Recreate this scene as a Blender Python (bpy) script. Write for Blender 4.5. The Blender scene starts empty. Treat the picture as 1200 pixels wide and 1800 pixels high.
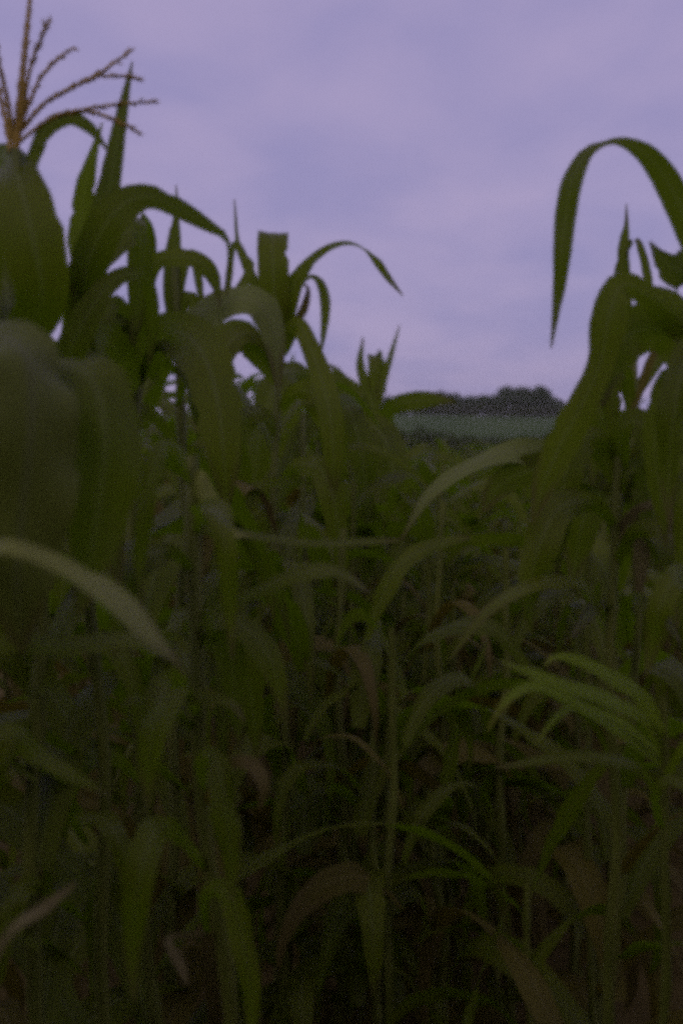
import bpy, math, random
import numpy as np
from mathutils import Vector, Matrix
R = math.radians
random.seed(11); rng = np.random.default_rng(11)
sc = bpy.context.scene
COL = sc.collection

# ------------------------------------------------------------------ camera
F = 1766.0                     # focal length in pixels of the 1200 x 1800 photograph
CAM = np.array([0.0, 0.0, 1.65])
PITCH = math.atan(140.0 / F)   # horizon at row 760
cd = bpy.data.cameras.new('camera'); cam = bpy.data.objects.new('camera', cd); COL.objects.link(cam)
cam.location = CAM; cam.rotation_euler = (math.pi/2 - PITCH, 0, 0)
cd.sensor_fit = 'VERTICAL'; cd.sensor_height = 36.0; cd.sensor_width = 24.0
cd.lens = 36.0 * F / 1800.0
cd.clip_start = 0.02; cd.clip_end = 5000
cd.dof.use_dof = True; cd.dof.focus_distance = 1.8; cd.dof.aperture_fstop = 3.4
sc.camera = cam
FW = np.array([0, math.cos(PITCH), -math.sin(PITCH)])
UP = np.array([0, math.sin(PITCH), math.cos(PITCH)])
def P(px, py, d):
    return CAM + d*(FW + np.array([1, 0, 0])*(px-600)/F - UP*(py-900)/F)
def proj(p):
    q = np.atleast_2d(p) - CAM
    d = q @ FW
    dd = np.maximum(d, 1e-3)
    return 600 + F*q[:, 0]/dd, 900 - F*(q @ UP)/dd, d

# ------------------------------------------------------------------ world: overcast dusk sky
SUN_EL, SUN_ROT = R(38), R(200)
w = bpy.data.worlds.new('World'); sc.world = w; w.use_nodes = True
nt = w.node_tree; nt.nodes.clear()
def N(tree, t, **kw):
    n = tree.nodes.new(t)
    for k, v in kw.items(): setattr(n, k, v)
    return n
out = N(nt, 'ShaderNodeOutputWorld'); bg = N(nt, 'ShaderNodeBackground'); bg.inputs[1].default_value = 0.1
sky = N(nt, 'ShaderNodeTexSky', sky_type='NISHITA', sun_disc=False)
sky.sun_elevation = SUN_EL; sky.sun_rotation = SUN_ROT; sky.air_density = 1.4; sky.dust_density = 2.0
tc = N(nt, 'ShaderNodeTexCoord'); sep = N(nt, 'ShaderNodeSeparateXYZ')
nt.links.new(tc.outputs['Generated'], sep.inputs[0])
ab = N(nt, 'ShaderNodeMath', operation='ABSOLUTE'); nt.links.new(sep.outputs[2], ab.inputs[0])
ad = N(nt, 'ShaderNodeMath', operation='ADD'); ad.inputs[1].default_value = 0.24; nt.links.new(ab.outputs[0], ad.inputs[0])
dx = N(nt, 'ShaderNodeMath', operation='DIVIDE'); dy = N(nt, 'ShaderNodeMath', operation='DIVIDE')
nt.links.new(sep.outputs[0], dx.inputs[0]); nt.links.new(ad.outputs[0], dx.inputs[1])
nt.links.new(sep.outputs[1], dy.inputs[0]); nt.links.new(ad.outputs[0], dy.inputs[1])
cb = N(nt, 'ShaderNodeCombineXYZ'); nt.links.new(dx.outputs[0], cb.inputs[0]); nt.links.new(dy.outputs[0], cb.inputs[1])
nz = N(nt, 'ShaderNodeTexNoise'); nz.inputs['Scale'].default_value = 2.7; nz.inputs['Detail'].default_value = 5; nz.inputs['Roughness'].default_value = 0.5
nz.inputs['Distortion'].default_value = 0.3
nt.links.new(cb.outputs[0], nz.inputs['Vector'])
cr = N(nt, 'ShaderNodeValToRGB')
cr.color_ramp.elements[0].position = 0.32; cr.color_ramp.elements[0].color = (.308, .277, .505, 1)
cr.color_ramp.elements[1].position = 0.66; cr.color_ramp.elements[1].color = (.398, .335, .548, 1)
nt.links.new(nz.outputs[0], cr.inputs[0])
sc10 = N(nt, 'ShaderNodeVectorMath', operation='SCALE'); sc10.inputs[3].default_value = 10.0
nt.links.new(cr.outputs[0], sc10.inputs[0])
mx = N(nt, 'ShaderNodeMix', data_type='RGBA'); mx.inputs[0].default_value = 0.965
nt.links.new(sky.outputs[0], mx.inputs[6]); nt.links.new(sc10.outputs[0], mx.inputs[7])
nt.links.new(mx.outputs[2], bg.inputs[0]); nt.links.new(bg.outputs[0], out.inputs[0])

sl = bpy.data.lights.new('sun', 'SUN'); sun = bpy.data.objects.new('sun', sl); COL.objects.link(sun)
sl.energy = 0.45; sl.angle = R(40); sl.color = (1.0, .86, .64)
sun.rotation_euler = (math.pi/2 - SUN_EL, 0, math.pi - SUN_ROT)

sc.view_settings.view_transform = 'Standard'; sc.view_settings.look = 'None'
sc.view_settings.exposure = 0; sc.view_settings.gamma = 1; sc.view_settings.use_curve_mapping = False
sc.cycles.pixel_filter_type = 'BLACKMAN_HARRIS'; sc.cycles.filter_width = 5.2
sc.cycles.use_denoising = False; sc.cycles.use_adaptive_sampling = True; sc.cycles.adaptive_threshold = .065; sc.cycles.adaptive_min_samples = 20; sc.cycles.max_bounces = 8; sc.cycles.diffuse_bounces = 4; sc.cycles.transmission_bounces = 4

# ------------------------------------------------------------------ helpers
def tag(o, label=None, cat=None, group=None, kind=None):
    if label: o['label'] = label
    if cat: o['category'] = cat
    if group: o['group'] = group
    if kind: o['kind'] = kind
    return o
def mesh_obj(name, V, Fc, mat, parent=None, uv=None, smooth=True):
    me = bpy.data.meshes.new(name)
    V = np.asarray(V, dtype=np.float32); Fc = np.asarray(Fc, dtype=np.int32)
    me.vertices.add(len(V)); me.vertices.foreach_set('co', V.ravel())
    k = Fc.shape[1]
    me.loops.add(Fc.size); me.loops.foreach_set('vertex_index', Fc.ravel())
    me.polygons.add(len(Fc))
    me.polygons.foreach_set('loop_start', np.arange(0, Fc.size, k, dtype=np.int32))
    me.polygons.foreach_set('loop_total', np.full(len(Fc), k, dtype=np.int32))
    me.update(calc_edges=True)
    if smooth: me.polygons.foreach_set('use_smooth', np.ones(len(Fc), dtype=bool))
    if uv is not None:
        l = me.uv_layers.new(name='UVMap')
        l.data.foreach_set('uv', np.asarray(uv, dtype=np.float32)[Fc.ravel()].ravel())
    me.materials.append(mat); me.validate()
    o = bpy.data.objects.new(name, me); COL.objects.link(o)
    if parent is not None: o.parent = parent
    return o
def empty(name, loc, rz=0):
    o = bpy.data.objects.new(name, None); COL.objects.link(o)
    o.empty_display_size = 0.1; o.location = loc; o.rotation_euler = (0, 0, rz)
    return o
def norm(a): return a / np.maximum(np.linalg.norm(a, axis=-1, keepdims=True), 1e-9)
def spline(C, n):
    """Catmull-Rom through the rows of C (any number of columns), n samples."""
    C = np.asarray(C, float); m = len(C)
    E = np.vstack([2*C[0]-C[1], C, 2*C[-1]-C[-2]])
    seg = np.linalg.norm(np.diff(C[:, :3], axis=0), axis=1); cum = np.r_[0, np.cumsum(seg)]
    s = np.linspace(0, cum[-1], n); r = []
    for x in s:
        i = min(max(np.searchsorted(cum, x, 'right')-1, 0), m-2)
        t = (x-cum[i])/max(seg[i], 1e-6)
        p0, p1, p2, p3 = E[i], E[i+1], E[i+2], E[i+3]
        r.append(.5*((2*p1)+(-p0+p2)*t+(2*p0-5*p1+4*p2-p3)*t*t+(-p0+3*p1-3*p2+p3)*t**3))
    return np.array(r)
def ribbon(C, S, W, fold=.28, ruffle=.10, seed=0, across=7):
    """blade mesh: centre line C, side directions S, full widths W; V-folded at the midrib, rippled along the margins"""
    g = np.random.default_rng(seed); n = len(C)
    T = norm(np.gradient(C, axis=0)); Nn = norm(np.cross(S, T))
    u = np.linspace(0, 1, n); v = np.linspace(-1, 1, across)
    f1, f2 = g.uniform(2.5, 5), g.uniform(2.5, 5); a1, a2 = g.uniform(0, 6.28, 2)
    V = []; UV = []
    k = np.ones(5)/5
    rag = [1+.04*np.convolve(g.normal(0, 1.6, n+4), k, 'valid')+.014*g.normal(0, 1, n) for _ in range(2)]
    for e in rag:
        for q in g.integers(int(n*.35), n-2, 1): e[q] *= g.uniform(.72, .97)
    for i in range(n):
        h = W[i]/2; fo = fold*(1-.55*u[i])
        for x in v:
            rp = ruffle*abs(x)**2*(math.sin(6.28*f1*u[i]+a1) if x > 0 else math.sin(6.28*f2*u[i]+a2))
            cup = fo*abs(x) - .10*x*x
            V.append(C[i] + S[i]*x*h*(1-.12*fo)*(1+(rag[int(x > 0)][i]-1)*x*x) + Nn[i]*h*(cup+rp)); UV.append((u[i], .5+.5*x))
    Fc = [(i*across+j, i*across+j+1, (i+1)*across+j+1, (i+1)*across+j) for i in range(n-1) for j in range(across-1)]
    return np.array(V), np.array(Fc), np.array(UV)
def tube(C, rad, k=8):
    C = np.asarray(C, float); n = len(C); T = norm(np.gradient(C, axis=0))
    ref = np.array([0, 1, .13]) if abs(T[:, 1]).mean() < .8 else np.array([1, 0, .1])
    A = norm(np.cross(T, ref)); B = np.cross(T, A)
    a = np.linspace(0, 2*np.pi, k, endpoint=False)
    V = (C[:, None]+(A[:, None]*np.cos(a)[None, :, None]+B[:, None]*np.sin(a)[None, :, None])*np.asarray(rad)[:, None, None]).reshape(-1, 3)
    Fc = [(i*k+j, i*k+(j+1) % k, (i+1)*k+(j+1) % k, (i+1)*k+j) for i in range(n-1) for j in range(k)]
    uv = np.array([(i/(n-1), j/k) for i in range(n) for j in range(k)])
    return V, np.array(Fc), uv
def merge(parts):
    Vs, Fs, Us, o = [], [], [], 0
    for V, Fc, U in parts:
        Vs.append(V); Fs.append(Fc+o); Us.append(U); o += len(V)
    return np.vstack(Vs), np.vstack(Fs), np.vstack(Us)

# ------------------------------------------------------------------ materials
def mat(name):
    m = bpy.data.materials.new(name); m.use_nodes = True; m.node_tree.nodes.clear(); return m, m.node_tree
def ramp(t, stops):
    r = N(t, 'ShaderNodeValToRGB'); e = r.color_ramp.elements
    while len(e) < len(stops): e.new(.5)
    for x, (p, c) in zip(e, stops): x.position = p; x.color = (*c, 1)
    return r
def leaf_material(name, dark, light, trans, rib, dry, tip=.93, rough=.42, spec=.5):
    m, t = mat(name); L = t.links.new
    o = N(t, 'ShaderNodeOutputMaterial'); b = N(t, 'ShaderNodeBsdfPrincipled'); tr = N(t, 'ShaderNodeBsdfTranslucent')
    uv = N(t, 'ShaderNodeUVMap'); s = N(t, 'ShaderNodeSeparateXYZ'); L(uv.outputs[0], s.inputs[0])
    info = N(t, 'ShaderNodeObjectInfo')
    # long streaks between the veins
    mp = N(t, 'ShaderNodeMapping'); mp.inputs['Scale'].default_value = (3.0, 46, 1); L(uv.outputs[0], mp.inputs[0])
    ofs = N(t, 'ShaderNodeCombineXYZ'); ml = N(t, 'ShaderNodeMath', operation='MULTIPLY'); ml.inputs[1].default_value = 37
    L(info.outputs['Random'], ml.inputs[0]); L(ml.outputs[0], ofs.inputs[0]); L(ofs.outputs[0], mp.inputs['Location'])
    n1 = N(t, 'ShaderNodeTexNoise'); n1.inputs['Scale'].default_value = 1; n1.inputs['Detail'].default_value = 3; L(mp.outputs[0], n1.inputs[0])
    tc = N(t, 'ShaderNodeTexCoord')
    n2 = N(t, 'ShaderNodeTexNoise'); n2.inputs['Scale'].default_value = 9; n2.inputs['Detail'].default_value = 5; L(tc.outputs['Object'], n2.inputs[0])
    av = N(t, 'ShaderNodeMath', operation='ADD'); L(n1.outputs[0], av.inputs[0]); L(n2.outputs[0], av.inputs[1])
    a3 = N(t, 'ShaderNodeMath', operation='MULTIPLY_ADD'); L(info.outputs['Random'], a3.inputs[0]); a3.inputs[1].default_value = .5; L(av.outputs[0], a3.inputs[2])
    md = N(t, 'ShaderNodeMapRange'); md.inputs[1].default_value = .75; md.inputs[2].default_value = 1.75; L(a3.outputs[0], md.inputs[0])
    base = ramp(t, [(0, dark), (1, light)]); L(md.outputs[0], base.inputs[0])
    # pale midrib
    sb = N(t, 'ShaderNodeMath', operation='SUBTRACT'); sb.inputs[1].default_value = .5; L(s.outputs[1], sb.inputs[0])
    ab = N(t, 'ShaderNodeMath', operation='ABSOLUTE'); L(sb.outputs[0], ab.inputs[0])
    mr = N(t, 'ShaderNodeMapRange', interpolation_type='SMOOTHSTEP'); mr.inputs[1].default_value = .065; mr.inputs[2].default_value = .025; L(ab.outputs[0], mr.inputs[0])
    fm = N(t, 'ShaderNodeMath', operation='MULTIPLY'); fm.inputs[1].default_value = .6; L(mr.outputs[0], fm.inputs[0])
    m1 = N(t, 'ShaderNodeMix', data_type='RGBA'); L(fm.outputs[0], m1.inputs[0]); L(base.outputs[0], m1.inputs[6]); m1.inputs[7].default_value = (*rib, 1)
    # withered tip and margins
    ta = N(t, 'ShaderNodeMath', operation='MULTIPLY_ADD'); L(n2.outputs[0], ta.inputs[0]); ta.inputs[1].default_value = .28; L(s.outputs[0], ta.inputs[2])
    eg = N(t, 'ShaderNodeMath', operation='MULTIPLY_ADD'); L(ab.outputs[0], eg.inputs[0]); eg.inputs[1].default_value = .25; L(ta.outputs[0], eg.inputs[2])
    td = N(t, 'ShaderNodeMapRange'); td.inputs[1].default_value = tip+.14; td.inputs[2].default_value = tip+.28; L(eg.outputs[0], td.inputs[0])
    m2 = N(t, 'ShaderNodeMix', data_type='RGBA'); L(td.outputs[0], m2.inputs[0]); L(m1.outputs[2], m2.inputs[6]); m2.inputs[7].default_value = (*dry, 1)
    L(m2.outputs[2], b.inputs['Base Color'])
    rr = N(t, 'ShaderNodeMapRange'); rr.inputs[3].default_value = rough-.08; rr.inputs[4].default_value = rough+.12; L(n2.outputs[0], rr.inputs[0]); L(rr.outputs[0], b.inputs['Roughness'])
    b.inputs['Specular IOR Level'].default_value = spec
    wv = N(t, 'ShaderNodeTexWave', wave_type='BANDS', bands_direction='Y'); wv.inputs['Scale'].default_value = 7; wv.inputs['Distortion'].default_value = .4
    L(uv.outputs[0], wv.inputs[0])
    ws = N(t, 'ShaderNodeMath', operation='MULTIPLY_ADD'); L(n1.outputs[0], ws.inputs[0]); ws.inputs[1].default_value = 1.2; L(wv.outputs[1], ws.inputs[2])
    bp = N(t, 'ShaderNodeBump'); bp.inputs['Strength'].default_value = .25; bp.inputs['Distance'].default_value = .003
    L(ws.outputs[0], bp.inputs['Height']); L(bp.outputs[0], b.inputs['Normal'])
    tm = N(t, 'ShaderNodeMix', data_type='RGBA', blend_type='MULTIPLY'); tm.inputs[0].default_value = .75
    hv = N(t, 'ShaderNodeMapRange'); hv.inputs[3].default_value = .6; hv.inputs[4].default_value = 1.3; L(n1.outputs[0], hv.inputs[0])
    tm.inputs[6].default_value = (*trans, 1); L(hv.outputs[0], tm.inputs[7])
    m3 = N(t, 'ShaderNodeMix', data_type='RGBA'); L(td.outputs[0], m3.inputs[0]); L(tm.outputs[2], m3.inputs[6]); m3.inputs[7].default_value = (*[c*.6 for c in dry], 1)
    L(m3.outputs[2], tr.inputs[0])
    ms = N(t, 'ShaderNodeMixShader'); ms.inputs[0].default_value = .37
    L(b.outputs[0], ms.inputs[1]); L(tr.outputs[0], ms.inputs[2]); L(ms.outputs[0], o.inputs[0])
    return m
M_leaf = leaf_material('maize_leaf', (.066, .078, .004), (.136, .158, .008), (.17, .30, .005), (.16, .18, .05), (.13, .115, .03), spec=.16)
M_skylit = leaf_material('painted_skylit_leaf', (.22, .25, .045), (.33, .34, .08), (.12, .17, .015), (.25, .28, .09), (.16, .14, .05), spec=.14)  # skylight on the lit leaves, painted in as a paler base colour
M_grey = leaf_material('greyish_leaf', (.12, .142, .024), (.20, .225, .042), (.10, .13, .012), (.16, .17, .07), (.13, .115, .03), spec=.18)  # base colour lightened to offset the shade on this leaf
M_sheen = leaf_material('painted_sheen_leaf', (.15, .185, .035), (.23, .26, .06), (.13, .19, .012), (.22, .24, .08), (.14, .12, .03), spec=.2)  # sky reflection painted into the leaf's base colour
M_old = leaf_material('withering_leaf', (.098, .086, .010), (.165, .14, .018), (.17, .14, .012), (.18, .155, .04), (.15, .12, .03), tip=.6, rough=.6, spec=.2)
M_straw = leaf_material('dry_straw_leaf', (.15, .135, .045), (.25, .22, .08), (.12, .10, .03), (.25, .21, .09), (.17, .14, .05), tip=.8, rough=.7, spec=.2)
M_young = leaf_material('young_leaf', (.11, .165, .006), (.185, .25, .010), (.22, .33, .008), (.22, .3, .04), (.18, .16, .03), tip=.97, rough=.5, spec=.15)
def simple(name, c1, c2, scale=20, rough=.8, stretch=(1, 1, 1), spec=.25, coord='Object', bump=0):
    m, t = mat(name); L = t.links.new
    o = N(t, 'ShaderNodeOutputMaterial'); b = N(t, 'ShaderNodeBsdfPrincipled'); tc = N(t, 'ShaderNodeTexCoord')
    mp = N(t, 'ShaderNodeMapping'); mp.inputs['Scale'].default_value = stretch; L(tc.outputs[coord], mp.inputs[0])
    n = N(t, 'ShaderNodeTexNoise'); n.inputs['Scale'].default_value = scale; n.inputs['Detail'].default_value = 6; L(mp.outputs[0], n.inputs[0])
    r = ramp(t, [(.3, c1), (.72, c2)]); L(n.outputs[0], r.inputs[0]); L(r.outputs[0], b.inputs['Base Color'])
    b.inputs['Roughness'].default_value = rough; b.inputs['Specular IOR Level'].default_value = spec
    if bump:
        bp = N(t, 'ShaderNodeBump'); bp.inputs['Strength'].default_value = .6; bp.inputs['Distance'].default_value = bump
        L(n.outputs[0], bp.inputs['Height']); L(bp.outputs[0], b.inputs['Normal'])
    L(b.outputs[0], o.inputs[0]); return m
M_stalk = simple('maize_stalk', (.082, .10, .011), (.15, .165, .026), 14, .5, (6, 6, .6), .4)
M_drystalk = simple('dry_stalk', (.12, .12, .04), (.20, .19, .07), 14, .6, (6, 6, .6), .3)
M_tassel = simple('tassel', (.22, .145, .03), (.36, .235, .055), 160, .8, spec=.15)
M_soil = simple('soil', (.085, .064, .018), (.135, .10, .03), 3.2, .95, spec=.1, bump=.05)
M_meadow = simple('meadow', (.032, .068, .008), (.058, .098, .014), .05, .9, spec=.1)
M_crown = simple('tree_foliage', (.020, .042, .009), (.048, .085, .016), .9, .8, spec=.15)
M_bush = simple('hedge_foliage', (.035, .05, .014), (.075, .095, .026), 1.4, .8, spec=.15)
M_bark = simple('bark', (.05, .04, .03), (.10, .085, .06), 4, .9, (4, 4, 1))

# ------------------------------------------------------------------ ground: level field, falling away in front, far hill
def gz(x, y):
    x = np.asarray(x, float); y = np.asarray(y, float)
    a = np.clip((y-3.2)/5.5, 0, 1); s = a*a*(3-2*a)
    z = -.055*np.maximum(y-4.5, 0)*s
    z = np.where(y > 60, -.055*55.5 - .02*(np.minimum(y, 160)-60), z)
    r = np.clip((y-110)/300, 0, 1); r = r*r*(3-2*r)
    z = z + r*(13.2 - .012*np.clip(x-60, -200, 400)) + .25*np.sin(x*.05+1)*np.clip((y-50)/100, 0, 1)
    return z
xs = np.r_[-560, -400, -200, np.linspace(-120, 120, 61), 200, 400, 560]
ys = np.r_[-60, -20, -6, np.linspace(-2, 12, 29), 14, 17, 20, 25, 30, 40, 50, 60, 75, 90, np.linspace(110, 440, 24), 480, 540]
X, Y = np.meshgrid(xs, ys); Z = gz(X, Y)
ni, nj = X.shape
GF = np.array([(i*nj+j, i*nj+j+1, (i+1)*nj+j+1, (i+1)*nj+j) for i in range(ni-1) for j in range(nj-1)])
GV = np.stack([X.ravel(), Y.ravel(), Z.ravel()], 1)
g = mesh_obj('ground', GV, GF, M_soil); tag(g, kind='structure')
me = g.data; me.materials.append(M_meadow)
cy = np.array([p.center[1] for p in me.polygons]); me.polygons.foreach_set('material_index', (cy > 45).astype(np.int32))

# ------------------------------------------------------------------ maize: geometry
def width_profile(u): return np.minimum(1, .45+2.2*u)*np.clip((1-u)/.62, 0, 1)**.75
def grow_leaf(base, az, e0, e1, length, wmax, twist=0, bend=1.3, n=22, seed=0, kink=0):
    """one leaf blade leaving `base` at azimuth az, first rising at e0 then arching over to e1"""
    g = np.random.default_rng(seed); u = np.linspace(0, 1, n)
    el = e0 - (e0-e1)*u**bend
    if kink: el = el - R(kink)/(1+np.exp(-(u-g.uniform(.45, .65))*22))
    azs = az + np.cumsum(g.normal(0, .035, n))
    T = np.stack([np.cos(el)*np.cos(azs), np.cos(el)*np.sin(azs), np.sin(el)], 1)
    C = base + np.cumsum(T*length/(n-1), axis=0) - T[0]*length/(n-1)
    H = np.stack([-np.sin(azs), np.cos(azs), 0*azs], 1)
    Nn = np.cross(T, H); a = twist*u
    S = H*np.cos(a)[:, None] + Nn*np.sin(a)[:, None]
    return C, S, wmax*width_profile(u)
def stalk_mesh(top, seed=0, r0=.0125, r1=.006):
    """stalk from the origin to `top` with thickened nodes and leaf sheaths"""
    g = np.random.default_rng(seed); n = 40; u = np.linspace(0, 1, n); top = np.asarray(top, float)
    C = top[None]*u[:, None] + np.stack([.022*np.sin(u*5+seed)+.006*np.sin(u*23+seed), .016*np.cos(u*4+seed), 0*u], 1)*(u*(1-u)*4)[:, None]
    rad = r0+(r1-r0)*u; L = np.linalg.norm(top)
    ph = (u*L/.165+g.uniform(0, 1)) % 1
    rad = rad*(1+.42*np.exp(-(ph/.09)**2)+.22*(1-ph))
    return tube(C, rad, 8)
def leaf_heights(h, nl, g): return np.linspace(.16, .97, nl)*h + g.normal(0, .02, nl)

# what a grown leaf must stay clear of: nothing may rise into the open sky between the rows or stand against the lens
SKX = [-900, 0, 60, 100, 200, 260, 330, 440, 470, 520, 560, 600, 690, 705, 985, 1000, 1045, 1060, 1110, 1200, 2200]
SKY_ = [330, 330, 400, 440, 470, 520, 570, 550, 530, 560, 615, 650, 688, 768, 768, 755, 700, 640, 650, 650, 650]
KEEP = [(200, 1420, 1190, 1860, 1.6), (380, 1010, 1190, 1190, 1.55), (380, 1180, 1190, 1430, 1.6), (-40, 930, 340, 1210, .95), (640, 690, 1010, 960, 1.9), (850, 1130, 1200, 1330, 1.25), (340, 820, 460, 960, 1.1), (-20, 1530, 150, 1660, 1.0),
        (990, 240, 1200, 780, 1.9), (1080, 880, 1200, 1100, 1.5), (100, 560, 520, 800, 1.35), (540, 560, 600, 860, 2.3), (-60, 560, 240, 930, .9)]
def clear(C, W=None):
    x, y, d = proj(C)
    if np.any(np.linalg.norm(C-CAM, axis=1) < .42): return False
    vis = (d > .05) & (x > -60) & (x < 1260)
    if np.any(vis & (d < np.where(y > 1250, 1.1, .85)) & (y < 1850)): return False
    for x0, y0, x1, y1, dm in KEEP:
        if np.any((x > x0) & (x < x1) & (y > y0) & (y < y1) & (d > 0) & (d < dm)): return False
    m = 12 if W is None else 0
    return not np.any(vis & (y < np.interp(x, SKX, SKY_)+m))

def make_proto(seed, h, nl, spread=1.0):
    """a whole plant at the origin as a list of (kind, mesh data)"""
    g = np.random.default_rng(seed)
    parts = [('stalk', stalk_mesh((g.normal(0, .03), g.normal(0, .03), h), seed), M_stalk)]
    az0 = g.uniform(0, 6.28)
    for i, z in enumerate(leaf_heights(h, nl, g)):
        t = z/h; az = az0+math.pi*(i % 2)+g.normal(0, .45)
        ln = (.5+.34*math.sin(math.pi*min(1, t*.95)))*g.uniform(.8, 1.1)*spread
        e0 = R(g.uniform(48, 66)+18*t); e1 = R(g.uniform(-96, -58)) if t < .85 else R(g.uniform(-40, 50))
        C, S, W = grow_leaf(np.array([0, 0, z]), az, e0, e1, ln, g.uniform(.045, .085)*(1-.2*(t > .85))*(.6+.4*spread), g.uniform(-2.2, 2.2), g.uniform(.6, 1.3), seed=seed*50+i, kink=g.choice([0, 35, 60]))
        parts.append(('leaf', ribbon(C, S, W, seed=seed*77+i), M_old if g.random() < 1.05-1.35*t else M_leaf))
    return parts
def build(parts, name, loc, rz=0):
    root = empty(name, loc, rz)
    for k, (V, Fc, U), m in parts: mesh_obj(k, V, Fc, m, root, U)
    return root
def copy_thing(root, loc, rz, sx, sz):
    r = root.copy(); COL.objects.link(r); r.location = loc; r.rotation_euler = (0, 0, rz); r.scale = (sx, sx, sz)
    for ch in root.children:
        c = ch.copy(); COL.objects.link(c); c.parent = r
    return r

# ------------------------------------------------------------------ hero plants, leaf by leaf
ROW = np.array([.14, 1.0])            # the rows run this way, past the camera
taken = []
class Hero:
    def __init__(s, label, d, foot_px, top_px, top_py, name='maize_plant', group='tall maize plants nearest the camera', r0=.0105, cat='maize plant', smat=None, seed=1):
        s.d = d; s.top = P(top_px, top_py, d); f = P(foot_px, 1500, d)
        s.base = np.array([f[0], s.top[1]+.02, float(gz(f[0], s.top[1]))]); s.seed = seed; s.n = 0
        s.root = empty(name, s.base); tag(s.root, label, cat, group)
        V, Fc, U = stalk_mesh(s.top-s.base, seed, r0, .006 if r0 > .01 else .004)
        mesh_obj('stalk', V, Fc, smat or M_stalk, s.root, U)
        taken.append(s.base[:2])
    def on_stalk(s, py):
        best = None
        for t in np.linspace(0, 1, 200):
            p = s.base+(s.top-s.base)*t
            yy = proj(p)[1][0]
            if best is None or abs(yy-py) < best[0]: best = (abs(yy-py), p)
        return best[1]
    def leaf(s, py, pts, lit=0, m=None, fold=.25, ruffle=.06, first_w=None, label=None, n=30):
        """pts: (px, py, depth offset, width px[, roll]) from the stalk outwards"""
        b = s.on_stalk(py); rows = []
        w0 = pts[0][3]*.8 if first_w is None else first_w
        rows.append((*b, w0*s.d/F, pts[0][4] if len(pts[0]) > 4 else lit))
        for q in pts:
            d = s.d+q[2]; rows.append((*P(q[0], q[1], d), q[3]*d/F, q[4] if len(q) > 4 else lit))
        Q = spline(rows, n); C = Q[:, :3]; W = np.maximum(Q[:, 3], .0015)
        T = norm(np.gradient(C, axis=0)); v = norm(C-CAM); S = norm(np.cross(T, v))
        for i in range(1, n):
            if S[i] @ S[i-1] < 0: S[i] = -S[i]
        sg = -1 if pts[-1][0] >= pts[0][0] else 1
        a = np.radians(Q[:, 4])*sg
        W = W/np.maximum(np.abs(np.cos(a)), .4)
        S = S*np.cos(a)[:, None] + np.cross(T, S)*np.sin(a)[:, None]
        s.n += 1
        V, Fc, U = ribbon(C, S, W, fold, ruffle, s.seed*100+s.n)
        o = mesh_obj('leaf', V-s.base, Fc, m or M_leaf, s.root, U)
        if label: o['label'] = label
        return s
    def grow(s, zs, lean=None, ln=(.6, .95), young=None):
        """ordinary leaves at the given heights"""
        g = np.random.default_rng(s.seed+900); az0 = g.uniform(0, 6.28) if lean is None else lean
        for i, z in enumerate(zs):
            for k in range(30):
                t = z/max(s.top[2]-s.base[2], .1); b = s.base+(s.top-s.base)*t
                C, S, W = grow_leaf(b, az0+math.pi*(i % 2)+g.normal(0, .5+.06*k), R(g.uniform(35, 72)), R(g.uniform(-96, -50)), g.uniform(*ln), g.uniform(.06, .088), g.uniform(-1.4, 1.4), g.uniform(.8, 1.6), seed=s.seed*31+i*7+k, kink=g.choice([0, 0, 45]))
                if clear(C, W): break
            else: continue
            V, Fc, U = ribbon(C, S, W, seed=s.seed*9+i)
            old = g.random() < .9-1.3*t
            mesh_obj('leaf', V-s.base, Fc, young or (M_old if old else M_leaf), s.root, U)
        return s

# A: tasselled plant at the left edge
A = Hero('tasselled maize plant at the left edge of the picture, brown flower spike against the sky', 1.10, 40, 28, 262, name='maize_plant', seed=3)
A.leaf(600, [(75, 520, -.03, 95), (58, 420, -.05, 112), (40, 340, -.04, 92), (25, 295, 0, 72), (6, 276, .06, 48), (-25, 290, .12, 40), (-50, 350, .15, 10)], lit=5, fold=.15)
A.leaf(380, [(60, 275, .01, 24), (82, 228, .02, 27), (120, 206, .03, 27), (155, 222, .04, 22), (178, 248, .05, 10), (192, 270, .05, 3)], lit=25)
A.leaf(420, [(20, 400, .02, 40), (4, 370, .02, 46), (-12, 400, .02, 50), (-20, 520, .03, 40), (-10, 640, .03, 10)], lit=10)
A.leaf(640, [(20, 560, .05, 60), (10, 500, .1, 55), (-20, 460, .12, 40), (-60, 480, .15, 10)])
tas = []
def tstrand(pts, r, knob=True):
    C = spline([P(x, y, 1.10+dz) for x, y, dz in pts], 40); u = np.linspace(0, 1, 40)
    g = np.random.default_rng(len(tas)+5)
    rad = r*.82*(1-.72*u**2)*(1+(.08*np.sin(np.arange(40)*2.1)+g.normal(0, .12, 40) if knob else 0)); rad[-1] *= .3
    tas.append(tube(C-A.base, np.abs(rad)+.0004, 7))
    # small spikelets along the strand
    if knob:
        T = norm(np.gradient(C, axis=0))
        for i in np.arange(5, 39):
            for q in range(2):
                dvec = norm(T[i]*1.0+g.normal(0, .22, 3)); L = g.uniform(.007, .011)
                tas.append(tube(np.array([C[i], C[i]+dvec*L*.5, C[i]+dvec*L])-A.base, [.0008, .0014, .0004], 5))
tstrand([(28, 275, 0), (34, 190, 0), (42, 110, 0), (48, 50, 0), (60, -70, .02)], .0048)
tstrand([(34, 235, 0), (52, 130, -.02), (66, 85, -.03), (86, 38, -.04)], .0022)
tstrand([(36, 225, 0), (60, 160, .02), (85, 120, .03), (128, 84, .05)], .0022)
tstrand([(36, 232, 0), (75, 185, .01), (120, 158, .02), (170, 132, .03), (232, 88, .05)], .0027)
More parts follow.
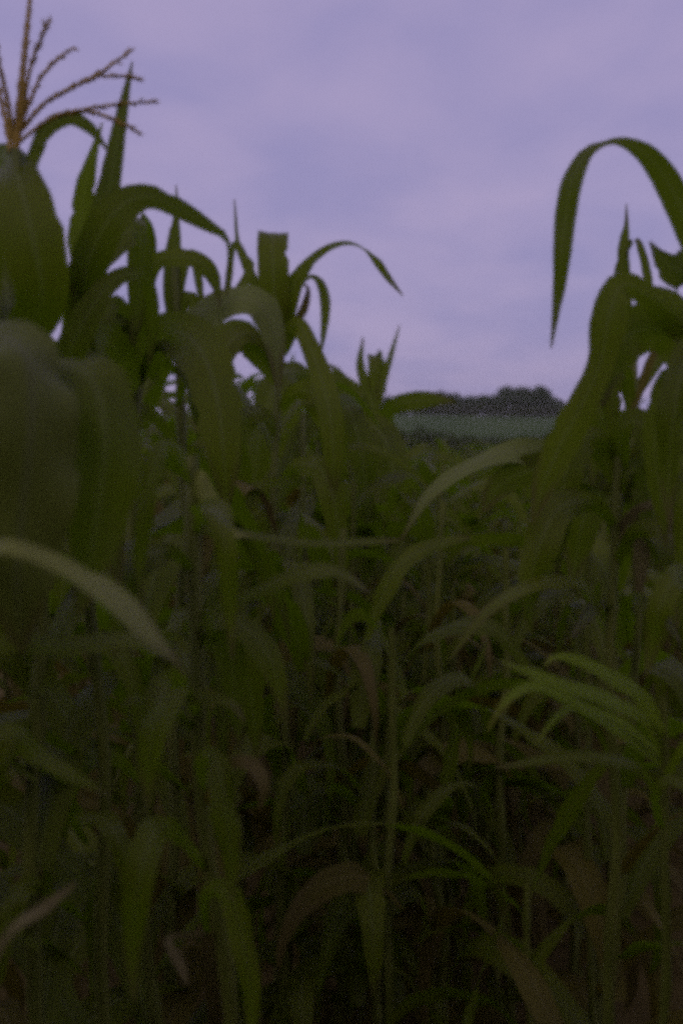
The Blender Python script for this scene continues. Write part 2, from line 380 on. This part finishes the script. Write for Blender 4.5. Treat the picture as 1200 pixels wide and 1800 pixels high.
tstrand([(120, 158, .02), (165, 136, .03), (205, 134, .04), (245, 137, .05)], .0014)
tstrand([(33, 250, 0), (90, 208, -.01), (140, 194, -.02), (205, 184, -.03), (272, 178, -.04)], .0021)
tstrand([(95, 206, -.01), (150, 196, .0), (195, 208, .01), (242, 231, .02)], .0020)
tstrand([(24, 250, 0), (16, 190, -.01), (6, 140, -.02), (-8, 85, -.03)], .0034)
tstrand([(20, 262, 0), (8, 200, .02), (-6, 150, .03), (-25, 120, .04)], .0024)
tstrand([(18, 268, 0), (12, 225, .02), (2, 175, .03), (-14, 120, .04)], .0022)
mesh_obj('tassel', *merge(tas)[:2], M_tassel, A.root)
A.grow(np.linspace(.35, 1.55, 13))

# B: plant with the upright spike leaf and the long arch to the right
B = Hero('maize plant whose spear-like top leaf stands up beside the tassel', 1.22, 95, 150, 470, seed=5)
B.leaf(620, [(135, 520, -.02, 50), (168, 420, -.03, 50), (192, 330, -.02, 42), (210, 225, 0, 26), (222, 160, .01, 14), (233, 108, .02, 3)], lit=0, fold=.35)
B.leaf(560, [(150, 480, -.04, 66), (185, 395, -.06, 66), (222, 356, -.06, 58), (265, 345, -.05, 42), (320, 370, -.03, 34), (375, 402, -.01, 20), (402, 428, 0, 8), (398, 520, .01, 4)], lit=20)
B.leaf(500, [(140, 430, .04, 40), (143, 385, .05, 40), (150, 330, .05, 36), (163, 275, .05, 18), (180, 215, .06, 3)], lit=0, m=M_young)
B.leaf(600, [(150, 500, .1, 40), (200, 430, .14, 48), (235, 405, .16, 46), (250, 440, .18, 40), (240, 560, .2, 20), (230, 620, .2, 6)], lit=35)
B.leaf(700, [(120, 640, -.05, 60), (150, 560, -.06, 52), (190, 500, -.05, 34), (230, 480, -.03, 26), (262, 500, .0, 24), (270, 570, .03, 20), (262, 640, .05, 5)], lit=15)
B.grow(np.linspace(.35, 1.45, 12))

# C: thick upright behind B
Cc = Hero('maize plant with a blunt upright top leaf just right of the spear leaf', 1.5, 240, 242, 450, seed=7)
Cc.leaf(620, [(243, 520, -.03, 38), (243, 440, -.04, 38), (243, 398, -.02, 30), (246, 384, .04, 26), (262, 420, .10, 26), (268, 520, .12, 10)], lit=0)
Cc.leaf(560, [(270, 470, -.03, 26), (300, 452, -.04, 30), (340, 455, -.04, 34), (368, 475, -.03, 30), (381, 505, -.02, 18), (386, 540, -.02, 3)], lit=28)
Cc.leaf(640, [(220, 560, -.04, 30), (205, 530, -.06, 24), (190, 560, -.08, 24), (185, 620, -.08, 14), (180, 660, -.08, 4)], lit=20)
Cc.leaf(660, [(280, 590, -.1, 70), (330, 590, -.16, 88), (365, 640, -.2, 92), (385, 720, -.22, 84), (395, 820, -.22, 50), (400, 900, -.2, 6)], lit=12)
Cc.leaf(690, [(200, 610, -.16, 66), (160, 606, -.22, 60), (110, 640, -.26, 62), (75, 720, -.28, 40), (60, 800, -.28, 6)], lit=25)
Cc.grow(np.linspace(.3, 1.35, 12))

# D: thin tips
D = Hero('maize plant with thin pointed tips behind the long arching leaf', 1.68, 306, 308, 470, seed=9)
D.leaf(590, [(304, 520, 0, 30), (304, 450, 0, 30), (308, 410, 0, 20), (311, 370, 0, 9), (310, 325, 0, 2)])
D.leaf(560, [(325, 470, 0, 14), (335, 450, 0, 12), (345, 470, 0, 15), (352, 510, 0, 14), (358, 548, 0, 3)], lit=10)
D.leaf(600, [(298, 520, .03, 22), (296, 450, .04, 12), (300, 400, .04, 3)])
D.leaf(570, [(330, 520, .0, 24), (360, 560, 0, 30), (400, 540, -.03, 24), (440, 470, -.02, 16), (420, 440, 0, 10), (412, 350, 0, 2)], lit=10)
D.leaf(640, [(320, 590, -.1, 50), (350, 560, -.14, 56), (400, 530, -.16, 52), (450, 530, -.16, 56), (480, 580, -.14, 46), (490, 680, -.12, 10)], lit=45, m=M_sheen, label='broad pale grey-green leaf with painted sky sheen')
D.grow(np.linspace(.3, 1.3, 12))

# E: blunt folded leaf + thin arch (the skyline plant in the middle of the left row)
E = Hero('maize plant with a squared-off leaf and a thin arch over the gap', 2.35, 492, 492, 500, seed=13)
E.leaf(600, [(484, 540, -.03, 54), (480, 470, -.05, 56), (479, 425, -.03, 54), (480, 409, .03, 52), (478, 440, .1, 50), (470, 520, .12, 20)], lit=0, fold=.2, ruffle=.08)
E.leaf(590, [(505, 530, -.02, 40), (522, 490, -.03, 30), (550, 455, -.04, 18), (580, 434, -.04, 12), (612, 427, -.04, 7), (640, 438, -.04, 3), (662, 460, -.03, 14), (682, 488, -.02, 12), (708, 520, -.02, 2)], lit=15, ruffle=.02)
E.leaf(570, [(525, 505, .02, 10), (547, 486, .03, 8), (564, 500, .03, 16), (572, 535, .03, 19), (569, 580, .03, 12), (563, 628, .03, 2)], lit=5)
E.leaf(620, [(520, 570, -.05, 30), (545, 610, -.1, 34), (566, 670, -.14, 42), (580, 730, -.16, 44), (586, 800, -.16, 36), (585, 880, -.15, 6)], lit=5)
E.leaf(640, [(470, 580, .0, 20), (455, 520, 0, 20), (435, 470, 0, 18), (415, 425, 0, 12), (408, 445, 0, 9), (400, 510, 0, 14), (395, 560, 0, 3)], lit=5)
E.leaf(600, [(525, 560, .02, 16), (538, 530, .03, 14), (541, 506, .03, 6), (530, 500, .05, 3)], m=M_old)
E.leaf(660, [(450, 610, -.05, 50), (420, 590, -.1, 62), (385, 610, -.14, 64), (355, 680, -.16, 50), (345, 760, -.16, 8)], lit=30)
E.grow(np.linspace(.4, 1.3, 12))

E2 = Hero('leafy maize plant under the thin arching leaf at the edge of the gap', 3.0, 562, 560, 665, seed=14)
E2.leaf(720, [(545, 680, 0, 24), (520, 650, 0, 32), (498, 670, 0, 34), (488, 740, 0, 5)], lit=20)
E2.leaf(730, [(575, 690, 0, 22), (592, 662, .02, 26), (606, 690, .02, 26), (612, 760, .02, 4)], lit=15)
E2.grow(np.linspace(.4, 1.4, 12))
E3 = Hero('leafy maize plant between the thin arch and the far pointed tips', 3.6, 612, 612, 690, seed=15)
E3.leaf(730, [(605, 700, 0, 20), (596, 672, 0, 24), (584, 690, 0, 24), (578, 740, 0, 4)], lit=15)
E3.leaf(740, [(622, 712, 0, 18), (640, 690, .02, 22), (655, 715, .02, 22), (662, 770, .02, 4)], lit=15)
E3.grow(np.linspace(.4, 1.4, 12))

# F: smaller tips at the end of the left row
Fp = Hero('small-looking maize plant with pointed tips at the far end of the left row', 4.3, 655, 655, 690, seed=17, group=None)
Fp.leaf(740, [(645, 690, 0, 20), (633, 640, 0, 14), (638, 592, 0, 2)])
Fp.leaf(740, [(665, 690, 0, 20), (682, 640, 0, 12), (702, 572, 0, 2)])
Fp.leaf(730, [(657, 680, 0, 22), (658, 640, 0, 24), (660, 624, .06, 24), (668, 650, .1, 20), (676, 690, .1, 5)])
Fp.leaf(740, [(630, 690, 0, 22), (600, 665, .02, 18), (590, 650, .04, 12), (575, 640, .04, 3)])
Fp.leaf(760, [(690, 715, -.3, 30), (730, 705, -.4, 34), (770, 702, -.45, 22), (800, 706, -.45, 4)], lit=5)
Fp.grow(np.linspace(.4, 1.4, 7))

# G: the near plant beyond the left edge: big folded leaf, bright arching blade
G = Hero('nearest maize plant, left edge, with the widest folded leaf and a pale arching leaf', .74, -90, -90, 420, seed=19)
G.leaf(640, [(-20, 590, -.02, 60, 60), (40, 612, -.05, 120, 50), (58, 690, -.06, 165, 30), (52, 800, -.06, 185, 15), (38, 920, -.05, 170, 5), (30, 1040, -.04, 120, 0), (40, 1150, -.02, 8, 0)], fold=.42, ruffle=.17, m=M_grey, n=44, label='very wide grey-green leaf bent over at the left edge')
G.leaf(700, [(40, 650, .03, 50, 60), (110, 640, .02, 70, 60), (165, 672, .01, 120, 30), (185, 770, 0, 140, 5), (175, 880, .0, 120, 0), (160, 980, 0, 80, -10), (140, 1080, 0, 8, 0)], fold=.4, ruffle=.16, n=44)
G.leaf(1000, [(0, 960, -.12, 24, 55), (75, 977, -.11, 32, 62), (150, 1014, -.10, 40, 64), (215, 1060, -.09, 42, 64), (262, 1108, -.08, 36, 60), (312, 1165, -.07, 4, 50)], ruffle=.05, m=M_skylit, label='pale arching leaf with skylight painted into its colour')
G.leaf(1750, [(15, 1642, -.02, 20, 45), (75, 1598, -.01, 22, 45), (135, 1552, 0, 4, 45)], m=M_straw, label='straw-coloured dead leaf')
G.leaf(860, [(20, 840, .1, 60, 30), (90, 820, .14, 70, 35), (150, 850, .16, 70, 20), (190, 930, .17, 60, 10), (210, 1030, .17, 6, 0)], ruffle=.14)
G.leaf(1180, [(0, 1130, 0, 34, 20), (110, 1136, .02, 36, 30), (200, 1124, .04, 30, 45), (262, 1130, .06, 30, 60), (305, 1155, .07, 14, 50), (325, 1190, .07, 3, 30)], ruffle=.04)
G.leaf(1420, [(10, 1290, .03, 40, 40), (70, 1330, .05, 34, 45), (130, 1362, .06, 22, 45), (195, 1400, .08, 3, 40)])
G.grow(np.linspace(.3, 1.2, 12))

# H: right edge plant with the hanging arch
H = Hero('maize plant at the right edge, one long leaf arching over against the sky', 1.22, 1262, 1262, 430, seed=23)
H.leaf(560, [(1235, 460, -.02, 52), (1200, 375, -.03, 52), (1165, 308, -.04, 46), (1130, 268, -.05, 34), (1095, 250, -.05, 18, 20), (1065, 250, -.05, 10, 55), (1030, 268, -.05, 22, 58), (1006, 315, -.05, 36, 48), (994, 380, -.04, 38, 25), (987, 450, -.04, 32), (980, 520, -.03, 20), (968, 612, -.03, 3)], lit=12, ruffle=.02, fold=.18, n=44)
H.leaf(600, [(1230, 500, .02, 40), (1205, 476, .03, 72), (1178, 470, .03, 54), (1156, 447, .03, 22), (1141, 424, .03, 3)], lit=25, ruffle=.03)
H.leaf(660, [(1220, 600, 0, 50), (1180, 545, -.03, 66), (1135, 518, -.05, 42), (1106, 500, -.055, 46), (1084, 508, -.06, 54), (1068, 565, -.06, 66), (1054, 640, -.05, 50), (1022, 710, -.04, 56), (985, 780, -.03, 62), (955, 850, -.02, 44), (935, 920, -.01, 5)], lit=10, n=44, ruffle=.15, fold=.42)
H.leaf(700, [(1215, 640, .0, 80), (1175, 585, .0, 84), (1125, 578, .0, 92), (1090, 605, .0, 80), (1068, 655, .0, 46), (1058, 715, .0, 6)], lit=5, ruffle=.17, fold=.4)
H.leaf(760, [(1215, 700, .02, 40), (1185, 660, .03, 44), (1160, 700, .03, 40), (1150, 780, .03, 40), (1160, 880, .03, 30), (1170, 960, .03, 5)], lit=10)
H.grow(np.linspace(.4, 1.3, 12))

# I: second right plant: thin tips, wide arch to the left (painted sky sheen)
I = Hero('maize plant in the right row with a pale leaf bowing left across the gap', 1.72, 1120, 1112, 600, seed=29)
I.leaf(640, [(1092, 470, 0, 12), (1096, 425, 0, 18), (1100, 395, 0, 9), (1100, 358, 0, 2)])
I.leaf(640, [(1098, 440, .02, 14), (1104, 425, .02, 18), (1090, 455, .02, 12), (1082, 480, .02, 8), (1075, 508, .02, 2)])
I.leaf(650, [(1137, 520, .0, 16), (1134, 470, 0, 16), (1122, 428, 0, 12), (1116, 420, .02, 5)], lit=5)
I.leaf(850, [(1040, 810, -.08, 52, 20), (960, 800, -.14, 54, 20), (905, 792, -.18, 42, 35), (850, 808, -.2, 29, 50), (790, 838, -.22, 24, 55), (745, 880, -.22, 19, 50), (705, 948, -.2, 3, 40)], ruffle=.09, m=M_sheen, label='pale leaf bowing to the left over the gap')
I.leaf(860, [(1060, 830, -.1, 60, 15), (990, 815, -.15, 56, 10), (920, 830, -.18, 56, -10), (870, 860, -.2, 40, -15), (850, 900, -.2, 8, -10)])
I.leaf(830, [(1150, 770, -.05, 50, 30), (1190, 800, -.06, 60, 25), (1215, 880, -.07, 50, 10), (1220, 980, -.07, 10, 0)])
I.leaf(1130, [(1090, 1060, -.2, 26, 50), (1060, 1058, -.25, 26, 50), (1030, 1085, -.28, 22, 45), (1005, 1120, -.3, 4, 40)])
I.leaf(1120, [(1110, 1060, -.2, 24, 50), (1140, 1068, -.24, 24, 50), (1170, 1090, -.26, 20, 45), (1195, 1130, -.28, 4, 40)])
I.leaf(1160, [(1040, 1045, -.3, 16, 55), (980, 1022, -.38, 22, 55), (915, 1036, -.44, 24, 50), (850, 1080, -.46, 20, 40), (790, 1160, -.46, 3, 30)])
I.grow(np.linspace(.3, 1.1, 11))

K = Hero('maize plant with a pale hanging leaf in the dark stand at the right', 1.45, 1060, 1090, 740, seed=37)
K.leaf(960, [(1105, 905, 0, 16, 20), (1124, 930, 0, 26, 20), (1127, 980, 0, 28, 20), (1122, 1040, 0, 12, 10)], m=M_straw, label='pale dry leaf')
K.leaf(800, [(1075, 700, .0, 26), (1092, 650, .0, 28), (1104, 690, .02, 24), (1108, 760, .02, 5)])
K.leaf(820, [(1090, 760, -.03, 40), (1120, 740, -.05, 50), (1150, 790, -.06, 50), (1165, 880, -.06, 8)], lit=20)
K.leaf(850, [(1040, 780, 0, 30), (1015, 800, 0, 34), (1000, 870, .0, 30), (995, 950, 0, 4)], lit=15)
K.leaf(760, [(1120, 700, .02, 12), (1140, 640, .02, 16), (1158, 600, .02, 10), (1172, 548, .02, 2)], m=M_old)
K.leaf(780, [(1070, 740, .02, 14), (1062, 690, .02, 18), (1068, 650, .02, 12), (1080, 668, .03, 10), (1086, 720, .03, 3)])
I.leaf(700, [(1150, 640, .03, 24), (1178, 612, .03, 26), (1192, 650, .03, 24), (1190, 720, .03, 14), (1186, 780, .03, 3)], lit=15)
K.leaf(930, [(1130, 890, -.1, 16), (1176, 905, -.16, 22), (1194, 985, -.18, 20), (1189, 1100, -.18, 3)], m=M_straw)
K.grow(np.linspace(.3, 1.0, 10))

# L: bright young shoot at the lower right
Lp = Hero('short bright green maize shoot low at the right', 1.12, 1175, 1165, 1225, name='maize_plant', seed=41, group=None, r0=.008)
Lp.leaf(1300, [(1158, 1280, -.02, 23, 40), (1130, 1228, -.04, 28, 45), (1080, 1192, -.06, 27, 45), (1015, 1160, -.08, 19, 45), (975, 1155, -.09, 11, 40), (955, 1172, -.1, 3, 30)], m=M_young)
Lp.leaf(1310, [(1130, 1262, -.06, 20, 40), (1060, 1226, -.1, 27, 45), (995, 1206, -.13, 23, 45), (930, 1182, -.15, 17, 45), (878, 1162, -.17, 3, 40)], m=M_young)
Lp.leaf(1330, [(1110, 1282, -.08, 19, 45), (1060, 1252, -.11, 19, 50), (1015, 1238, -.13, 16, 50), (975, 1262, -.14, 14, 45), (942, 1308, -.15, 3, 40)], m=M_young)
Lp.leaf(1340, [(1080, 1280, -.12, 19, 40), (1000, 1230, -.16, 20, 40), (940, 1205, -.18, 19, 40), (890, 1230, -.2, 16, 35), (855, 1285, -.2, 3, 30)], m=M_young)
Lp.leaf(1400, [(1120, 1350, -.1, 17, 30), (1040, 1330, -.14, 22, 35), (960, 1335, -.16, 19, 35), (870, 1350, -.17, 3, 30)])
Lp.leaf(1380, [(1190, 1330, -.05, 16, 40), (1215, 1300, -.06, 16, 40), (1250, 1310, -.06, 5, 40)], m=M_young)
Lp.leaf(1450, [(1150, 1395, -.1, 17, 35), (1180, 1370, -.12, 19, 40), (1215, 1400, -.13, 12, 40), (1240, 1440, -.13, 3, 40)])

# M: low leaves of a plant in the left foreground, with a withered leaf
Mp = Hero('maize plant in the left foreground with withered straw leaves low on its stalk', 1.0, 392, 338, 800, seed=43)
Mp.leaf(900, [(350, 835, -.02, 18, 30), (368, 872, -.02, 30, 30), (392, 918, -.02, 28, 30), (415, 940, -.02, 12, 40), (442, 940, -.02, 3, 40)], label='small pale leaf hanging from the stalk', m=M_skylit)
Mp.leaf(930, [(390, 930, 0, 16, 45), (470, 945, 0, 14, 50), (560, 955, 0, 12, 50), (640, 952, 0, 12, 50), (702, 950, 0, 3, 45)])
Mp.leaf(1280, [(270, 1245, -.05, 16, 40), (240, 1228, -.07, 14, 40), (215, 1240, -.08, 3, 40)])
Mp.leaf(1290, [(300, 1240, -.03, 20, 30), (360, 1225, -.05, 26, 40), (410, 1240, -.06, 14, 40), (430, 1270, -.07, 3, 30)])
Mp.leaf(1650, [(300, 1650, -.08, 14, 40), (315, 1690, -.09, 20, 40), (330, 1730, -.1, 4, 40)], m=M_straw)
Mp.leaf(1420, [(400, 1345, -.05, 18, 30), (445, 1345, -.06, 26, 35), (464, 1385, -.07, 20, 30), (455, 1425, -.07, 4, 30)], m=M_old)
Mp.leaf(1120, [(380, 1090, -.04, 30, 40), (440, 1110, -.06, 44, 30), (480, 1170, -.07, 44, 15), (500, 1260, -.07, 6, 10)])
Mp.leaf(1080, [(430, 1050, -.02, 20, 40), (520, 1010, -.04, 30, 45), (590, 1005, -.05, 22, 50), (650, 1042, -.06, 3, 50)])
Mp.grow(np.linspace(.25, 1.0, 11))

# broad drooping leaves that close the left row
for pl, x0, ys in ((Cc, 240, (600, 680, 760)), (D, 307, (650, 720, 800)), (E, 492, (660, 720, 780, 850)), (B, 120, (720, 800)), (Mp, 338, (860, 940, 1010, 1130, 1260, 1400, 1520, 1640)), (B, 105, (1010, 1180, 1330, 1480, 1620)), (Cc, 240, (1000, 1200, 1380)), (D, 306, (960, 1150)), (K, 1080, (800, 860, 930, 1000)), (I, 1115, (720, 810, 900, 980)), (H, 1262, (690, 770, 850, 940, 1050, 1180)), (E2, 562, (720, 780, 850, 920)), (E3, 612, (740, 800, 860))):
    for q, py in enumerate(ys):
        g = np.random.default_rng(int(x0*7+py)); sd = 1 if q % 2 else -1
        a = g.uniform(45, 110)*sd; dr = g.uniform(120, 260); w_ = g.uniform(34, 66); dz = -g.uniform(.0, .2); up = g.uniform(25, 80); r_ = g.uniform(-35, 60, 5)
        pl.leaf(py, [(x0+a*.28, py-up*.8, dz*.4, w_*.45, r_[0]), (x0+a*.62, py-up, dz*.7, w_*.8, r_[1]), (x0+a*.95, py-up*.7, dz, w_, r_[2]), (x0+a*1.25, py+dr*.15, dz*1.1, w_*.95, r_[3]), (x0+a*1.4, py+dr*.6, dz, w_*.6, r_[4]), (x0+a*g.uniform(1.3, 1.6), py+dr, dz, 4, 0)], ruffle=.14, fold=.35, first_w=w_*.25)

# ------------------------------------------------------------------ the rows: individual plants copied from a few kinds
protos = []
for i, (h, nl) in enumerate([(2.0, 15), (1.9, 14), (2.1, 16), (1.75, 13), (1.85, 15), (1.6, 13), (.95, 10), (1.2, 11), (1.45, 12)]):
    protos.append((make_proto(200+i*13, h, nl, 1.0 if h > 1.5 else .62), h))
proto_pts = [np.vstack([V[::3] for k, (V, _, _), _ in p if k == 'leaf']) for p, h in protos]
roots = [None]*len(protos)
ROWS_LAT = [-2.0, -1.25, -.5, .27, 1.02, 1.77]
count = 0; cand = []
for lat in ROWS_LAT:
    y = .3 + .1*abs(lat)
    while y < 9.5:
        x = lat+.14*y+rng.normal(0, .035); yy = y+rng.normal(0, .03)
        cand.append((yy, x, lat)); y += .24
for q in range(105):
    y = rng.uniform(1.25, 8.5); cand.append((y, rng.uniform(-.36, .16)+.14*y, 9))
cand.sort()
def zone(lat, y):
    if lat == 9: return 'short maize plant choking the gap between the two rows', 'short maize plants in the gap'
    if lat < -.9: return 'maize plant in the deep stand behind the left row', 'maize plants behind the left row'
    if lat < 0: return 'maize plant crowded among others in the left row along the gap', 'maize plants of the left row'
    if lat < .6: return 'maize plant crowded among others in the right row along the gap', 'maize plants of the right row'
    return 'maize plant in the deep stand behind the right row', 'maize plants behind the right row'
for y, x, lat in cand:
    short = lat == 9
    px, py, d = proj(np.array([[x, y, 1.2]]))
    if px[0] < -450 or px[0] > 1650 or d[0] < .55: continue
    if min(np.linalg.norm(t-np.array([x, y])) for t in taken) < .12: continue
    z0 = float(gz(x, y))
    for k in range(26):
        pi = int(rng.integers(6, 9) if short else rng.integers(6)); rz = rng.uniform(0, 6.28)
        sx = rng.uniform(.85, 1.08); sz = rng.uniform(.9, 1.06)*(1-.022*k); sx *= (1-.012*k)
        c, s_ = math.cos(rz), math.sin(rz); Q = proto_pts[pi]*np.array([sx, sx, sz])
        Wp = np.stack([Q[:, 0]*c-Q[:, 1]*s_+x, Q[:, 0]*s_+Q[:, 1]*c+y, Q[:, 2]+z0], 1)
        if clear(Wp): break
    else: continue
    lab, grp = zone(lat, y)
    if roots[pi] is None:
        r = build(protos[pi][0], 'maize_plant', (x, y, z0), rz); r.scale = (sx, sx, sz); roots[pi] = r
    else:
        r = copy_thing(roots[pi], (x, y, z0), rz, sx, sz)
    tag(r, lab, 'maize plant', grp); count += 1
print('row plants', count)

# ------------------------------------------------------------------ far part of the field, added unseen shade plants: one canopy too many to count
far = []; off = 0; FVs, FFs, FUs = [], [], []
light = []
for i in range(6):
    g_ = np.random.default_rng(500+i); lst = []
    for j in range(9):
        z = .5+1.35*j/8
        C, S, W = grow_leaf(np.array([0, 0, z]), g_.uniform(0, 6.28), R(g_.uniform(50, 75)), R(g_.uniform(-80, 0)), g_.uniform(.5, .8), .075, g_.uniform(-1, 1), 1.2, n=8, seed=900+i*20+j)
        lst.append(ribbon(C, S, W, seed=j, across=3))
    lst.append(tube(np.array([[0, 0, 0], [0, 0, 1.0], [0, 0, 1.8]]), [.014, .012, .007], 4))
    light.append(merge(lst))
for lat in (-2.75, -2.0, -1.25, -.5, -.12, .27, 1.02, 1.77, 2.52):  # unseen stand around the camera, added to shade the nearest leaves
    for y in np.arange(-3.5, .55, .24):
        x = lat+.14*y+rng.normal(0, .04)
        V, Fc, U = light[rng.integers(6)]; a = rng.uniform(0, 6.28); s_ = rng.uniform(1.0, 1.15)
        for k in range(8):
            a += .8; Q = np.stack([V[:, 0]*math.cos(a)-V[:, 1]*math.sin(a), V[:, 0]*math.sin(a)+V[:, 1]*math.cos(a), V[:, 2]], 1)*s_+np.array([x, y, 0])
            qx, qy, qd = proj(Q)
            if not np.any((qd > .02) & (qx > -80) & (qx < 1280) & (qy > -80) & (qy < 1880)) and np.min(np.linalg.norm(Q-CAM, axis=1)) > .25:
                FVs.append(Q); FFs.append(Fc+off); FUs.append(U); off += len(Q); break
lat = -14.0
while lat < 14.5:
    y = 9.5
    while y < 44:
        x = lat+.14*y+rng.normal(0, .05)
        if abs(x/y) < .46:
            V, Fc, U = light[rng.integers(6)]; a = rng.uniform(0, 6.28); s_ = rng.uniform(.85, 1.08); z0 = float(gz(x, y))
            Q = np.stack([V[:, 0]*math.cos(a)-V[:, 1]*math.sin(a), V[:, 0]*math.sin(a)+V[:, 1]*math.cos(a), V[:, 2]], 1)*s_+np.array([x, y, z0])
            if clear(Q[::4], 1):
                FVs.append(Q); FFs.append(Fc+off); FUs.append(U); off += len(Q)
        y += .26 if y < 18 else .4
    lat += .75
f = mesh_obj('maize_field', np.vstack(FVs), np.vstack(FFs), M_leaf, None, np.vstack(FUs))
tag(f, 'dense green maize canopy falling away down the slope, and unseen shading stand around camera', 'maize field', kind='stuff')

# ------------------------------------------------------------------ ground cover: dead leaves and weeds on the soil
lst = []
for i in range(900):
    y = rng.uniform(.6, 8); x = .14*y+rng.uniform(-.5, .5)*(1.2+y*.7); z = float(gz(x, y))+.01
    C, S, W = grow_leaf(np.array([x, y, z]), rng.uniform(0, 6.28), R(rng.uniform(5, 60)), R(rng.uniform(-30, 5)), rng.uniform(.1, .38), rng.uniform(.015, .045), rng.uniform(-2, 2), 1.2, n=8, seed=i)
    C[:, 2] = np.maximum(C[:, 2], z)
    lst.append(ribbon(C, S, W, seed=i, across=3))
V, Fc, U = merge(lst)
o = mesh_obj('ground_cover', V, Fc, M_old, None, U); tag(o, 'dull weeds and dead leaves covering the soil under the maize', 'ground cover', kind='stuff')

# ------------------------------------------------------------------ far hedge and tree belt
def crown(seed, w, h, n, leaf, lobes=9):
    g_ = np.random.default_rng(seed); V = []; 
    cs = [(np.array([g_.normal(0, w*.24), g_.normal(0, w*.24), h*g_.uniform(.08, .76)]), g_.uniform(.18, .32)*w) for _ in range(lobes)]
    cs.append((np.array([0, 0, h*.55]), w*.34))
    for c, r in cs:
        m = n//len(cs)
        p = norm(g_.normal(0, 1, (m, 3)))*r*g_.uniform(.55, 1.06, (m, 1))*np.array([1, 1, .85])+c
        a = norm(g_.normal(0, 1, (m, 3))); b = norm(np.cross(a, g_.normal(0, 1, (m, 3))))
        s_ = leaf*g_.uniform(.6, 1.5, (m, 1))
        V.append(np.stack([p-a*s_, p+b*s_*.6, p+a*s_, p-b*s_*.6], 1))
    V = np.concatenate(V).reshape(-1, 3); V[:, 2] = np.maximum(V[:, 2], .02)
    return V, np.arange(len(V)).reshape(-1, 4)
def trunk(h, r, seed):
    g_ = np.random.default_rng(seed); lst = [tube(np.array([[0, 0, 0], [.05*h*.2, 0, h*.3], [0, .02*h, h*.75]]), [r, r*.75, r*.25], 7)]
    for k in range(4):
        a = g_.uniform(0, 6.28); z = h*g_.uniform(.25, .5)
        lst.append(tube(np.array([[0, 0, z], [math.cos(a)*h*.15, math.sin(a)*h*.15, z+h*.15], [math.cos(a)*h*.25, math.sin(a)*h*.25, z+h*.28]]), [r*.5, r*.3, r*.1], 5))
    return merge(lst)
tp = []
YT = 400.0
tree_px = [(690, 34), (706, 30), (724, 31), (742, 30), (762, 36), (781, 45), (800, 42), (820, 38), (838, 38), (856, 40), (876, 50), (897, 57), (918, 55), (938, 57), (955, 44), (972, 40), (660, 34), (630, 34)]
tlabels = ['low dark tree in the belt on the far hill', 'tall dark tree in the clump on the far hill']
for i, (px, hp) in enumerate(tree_px):
    yy = YT+rng.uniform(-6, 10); x = (px-600)/F*yy; z = float(gz(x, yy)); h = hp*yy/F*1.0; wd = 9.0+rng.uniform(-1.5, 1.5)
    tall = hp >= 50; k = int(rng.integers(3))
    while len(tp) <= k or i < 3:
        s_ = len(tp); r = empty('tree', (0, 0, 0))
        V, Fc = crown(40+s_, 1.0, 1.0, 2200, .055, 13); mesh_obj('crown', V*np.array([9, 9, 10]), Fc, M_crown, r, smooth=False)
        V, Fc, U = trunk(10, .32, 60+s_); mesh_obj('trunk', V, Fc, M_bark, r, U); tp.append(r)
        if len(tp) > 3 or i >= 3: break
        k = s_; break
    if i < 3: r = tp[i]; r.location = (x, yy, z); r.rotation_euler = (0, 0, rng.uniform(0, 6)); r.scale = (wd/9, wd/9, h/9.4)
    else: r = copy_thing(tp[k], (x, yy, z), rng.uniform(0, 6), wd/9, h/9.4)
    tag(r, tlabels[1] if tall else tlabels[0], 'tree', 'tall trees of the far clump' if tall else 'low trees of the far belt')
bp_ = None
for i in range(22):
    yy = 105+rng.uniform(-4, 6); px = 540+i*24+rng.uniform(-8, 8); x = (px-600)/F*yy; z = float(gz(x, yy)); h = rng.uniform(5.4, 6.9)
    if bp_ is None:
        bp_ = empty('hedge_bush', (x, yy, z)); V, Fc = crown(77, 2.2, 2.3, 1600, .075); mesh_obj('foliage', V, Fc, M_bush, bp_, smooth=False)
        V, Fc, U = trunk(2.0, .05, 5); mesh_obj('stem', V, Fc, M_bark, bp_, U); r = bp_; r.scale = (2.2, 2.2, h/2.3)
    else: r = copy_thing(bp_, (x, yy, z), rng.uniform(0, 6), rng.uniform(1.9, 2.6), h/2.3)
    tag(r, 'dark bush in the hedge at the foot of the far meadow', 'bush', 'bushes of the hedge below the meadow')

for i, px in enumerate(np.arange(612, 988, 9)):
    yy = YT-6+rng.uniform(-3, 3); x = (px-600)/F*yy
    r = copy_thing(bp_, (x, yy, float(gz(x, yy))-.1), rng.uniform(0, 6), rng.uniform(2.0, 2.8), rng.uniform(1.6, 2.3))
    tag(r, 'dark bush under the trees of the far hill belt', 'bush', 'bushes under the far trees')

# ------------------------------------------------------------------ damp evening air
hv = np.array([(x, y, z) for x in (-600, 600) for y in (-70, 580) for z in (-12, 30)], float)
hf = [(0, 1, 3, 2), (4, 6, 7, 5), (0, 4, 5, 1), (2, 3, 7, 6), (0, 2, 6, 4), (1, 5, 7, 3)]
m, t = mat('haze'); vo = N(t, 'ShaderNodeVolumePrincipled'); o_ = N(t, 'ShaderNodeOutputMaterial')
vo.inputs['Color'].default_value = (.85, .88, .72, 1); vo.inputs['Density'].default_value = .00034; t.links.new(vo.outputs[0], o_.inputs['Volume'])
hz = mesh_obj('haze', hv, hf, m, smooth=False); tag(hz, 'thin evening haze over the fields', 'haze', kind='stuff')
